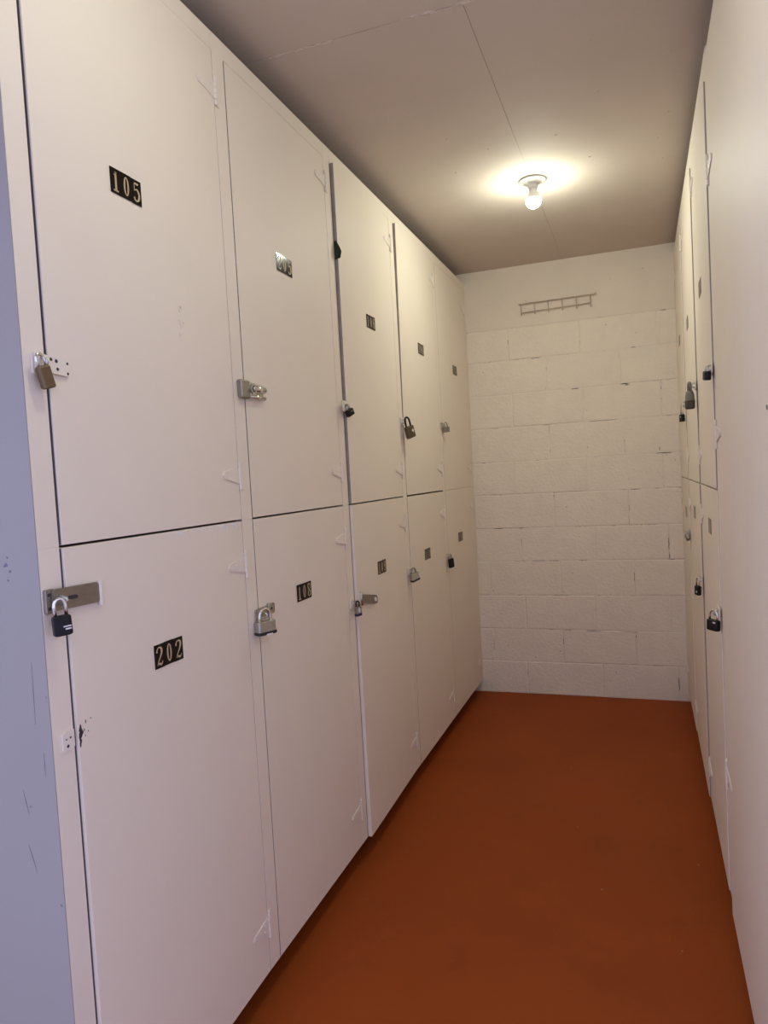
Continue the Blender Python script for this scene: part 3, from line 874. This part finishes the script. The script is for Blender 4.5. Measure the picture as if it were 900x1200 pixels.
padlock('square black padlock with silver shackle, lower right bank by the tall cupboard', RIGHT, 2.296, .022, .930, .040, .032, .018, .028, .026, .0034, 'black_enamel', 'chrome', 'solid', yaw=R_(42), tilt=R_(3), mark=(.010, .010, .010, .004, 'white_mark', 'bar'))
padlock('small black padlock with thin silver shackle, middle lower right bank', RIGHT, 2.940, .021, .930, .026, .036, .016, .018, .030, .0028, 'black_enamel', 'chrome', 'solid', yaw=R_(28), tilt=R_(3), mark=(.004, -.004, .008, .010, 'white_mark', 'diamond'))
padlock('chrome padlock hanging askew, far lower right corner', RIGHT, 3.664, .024, 1.038, .024, .030, .016, .016, .014, .0035, 'dull_steel', 'chrome', 'round', yaw=R_(30), tilt=R_(-38))

# green scrap stuck in a joint
bm = bmesh.new()
prism(bm, [(0.0, .032), (.008, .036), (.020, .012), (.026, -.004), (.020, -.026), (0.0, -.028)], .0022, lambda a, b2, c: (a, c, b2))
prism(bm, [(0.002, .026), (.016, .010), (.020, -.004), (.015, -.022), (0.002, -.026)], .0016, lambda a, b2, c: (a, c - .0032, b2 - .002))
g = obj('cloth_scrap', bm, 'green_cloth', None, loc=(XL, 2.3505, 2.172))
tag(g, 'small dark green folded scrap stuck in a door joint', 'scrap')

# ------------------------------------------------------------------ wire rack on the block wall
rk = thing('wire_rack', 'painted wire rack with six pegs high on the block wall', 'rack', (-.437, YB - .0025, 2.32))
def rod(name, pts, r):
    bm = bmesh.new(); tube(bm, pts, r, 8); return obj(name, bm, 'rack_paint', rk, True)
x0 = -.437
rod('rail', [(-.654 - x0, -.014, .031), (-.218 - x0, -.014, .035), (-.212 - x0, -.017, .040)], .0036)
rod('rail', [(-.640 - x0, -.014, -.020), (-.243 - x0, -.014, -.012)], .0030)
for i in range(6):
    x = -.640 + (.640 - .243) * i / 5 - x0
    rod('peg', [(x, .001, .033), (x, -.010, .033), (x, -.0175, .028), (x + .002, -.0175, -.020), (x + .002, -.020, -.033)], [.003, .003, .003, .003, .0042])

# ------------------------------------------------------------------ ceiling lamp with bare bulb
def ceiling_lamp(label, bx, by, glow):
    lp = thing('ceiling_lamp', label, 'lamp', (bx, by, ZC), 0, 'bare bulbs along the ceiling joint')
    bm = bmesh.new()
    lathe(bm, [(0, -.0005), (.054, -.0005), (.0565, -.003), (.0565, -.006), (.050, -.010), (.030, -.016), (.0215, -.022), (.0195, -.030), (.0185, -.0385), (0, -.0385)], 40)
    obj('lampholder', bm, 'porcelain', lp, True)
    bm = bmesh.new()
    lathe(bm, [(.0150, -.036), (.0150, -.041), (.0165, -.046), (.021, -.056), (.0290, -.0722), (.0311, -.0801), (0, -.0801)], 32)
    obj('bulb_collar', bm, 'porcelain', lp, True)
    bm = bmesh.new()
    prof = []
    for k in range(13):
        a = math.radians(9 - (9 + 90) * k / 12)
        prof.append((max(.0315 * math.cos(a), 0 if k == 12 else .001), -.085 + .0315 * math.sin(a)))
    prof[-1] = (0, prof[-1][1])
    lathe(bm, [(0, prof[0][1])] + prof, 24)
    obj('bulb', bm, glow, lp, True)
    bm = bmesh.new()
    for sx in (-.034, .034):
        lathe(bm, [(0, -.0168), (.003, -.0165), (.004, -.0135)], 10, origin=(sx, 0, 0))
    obj('fixing_screw', bm, 'steel', lp)
ceiling_lamp('bare round bulb in a white porcelain holder near the block wall', -.387, 3.122, 'bulb_glow')
ceiling_lamp('bare round bulb in a white porcelain holder over the corridor entrance', -.387, 1.08, 'entrance_bulb_glow')

for o in scene.objects:
    if o.type == 'MESH' and o.parent is None and 'label' not in o and o.get('kind') != 'structure':
        print('NO LABEL', o.name)
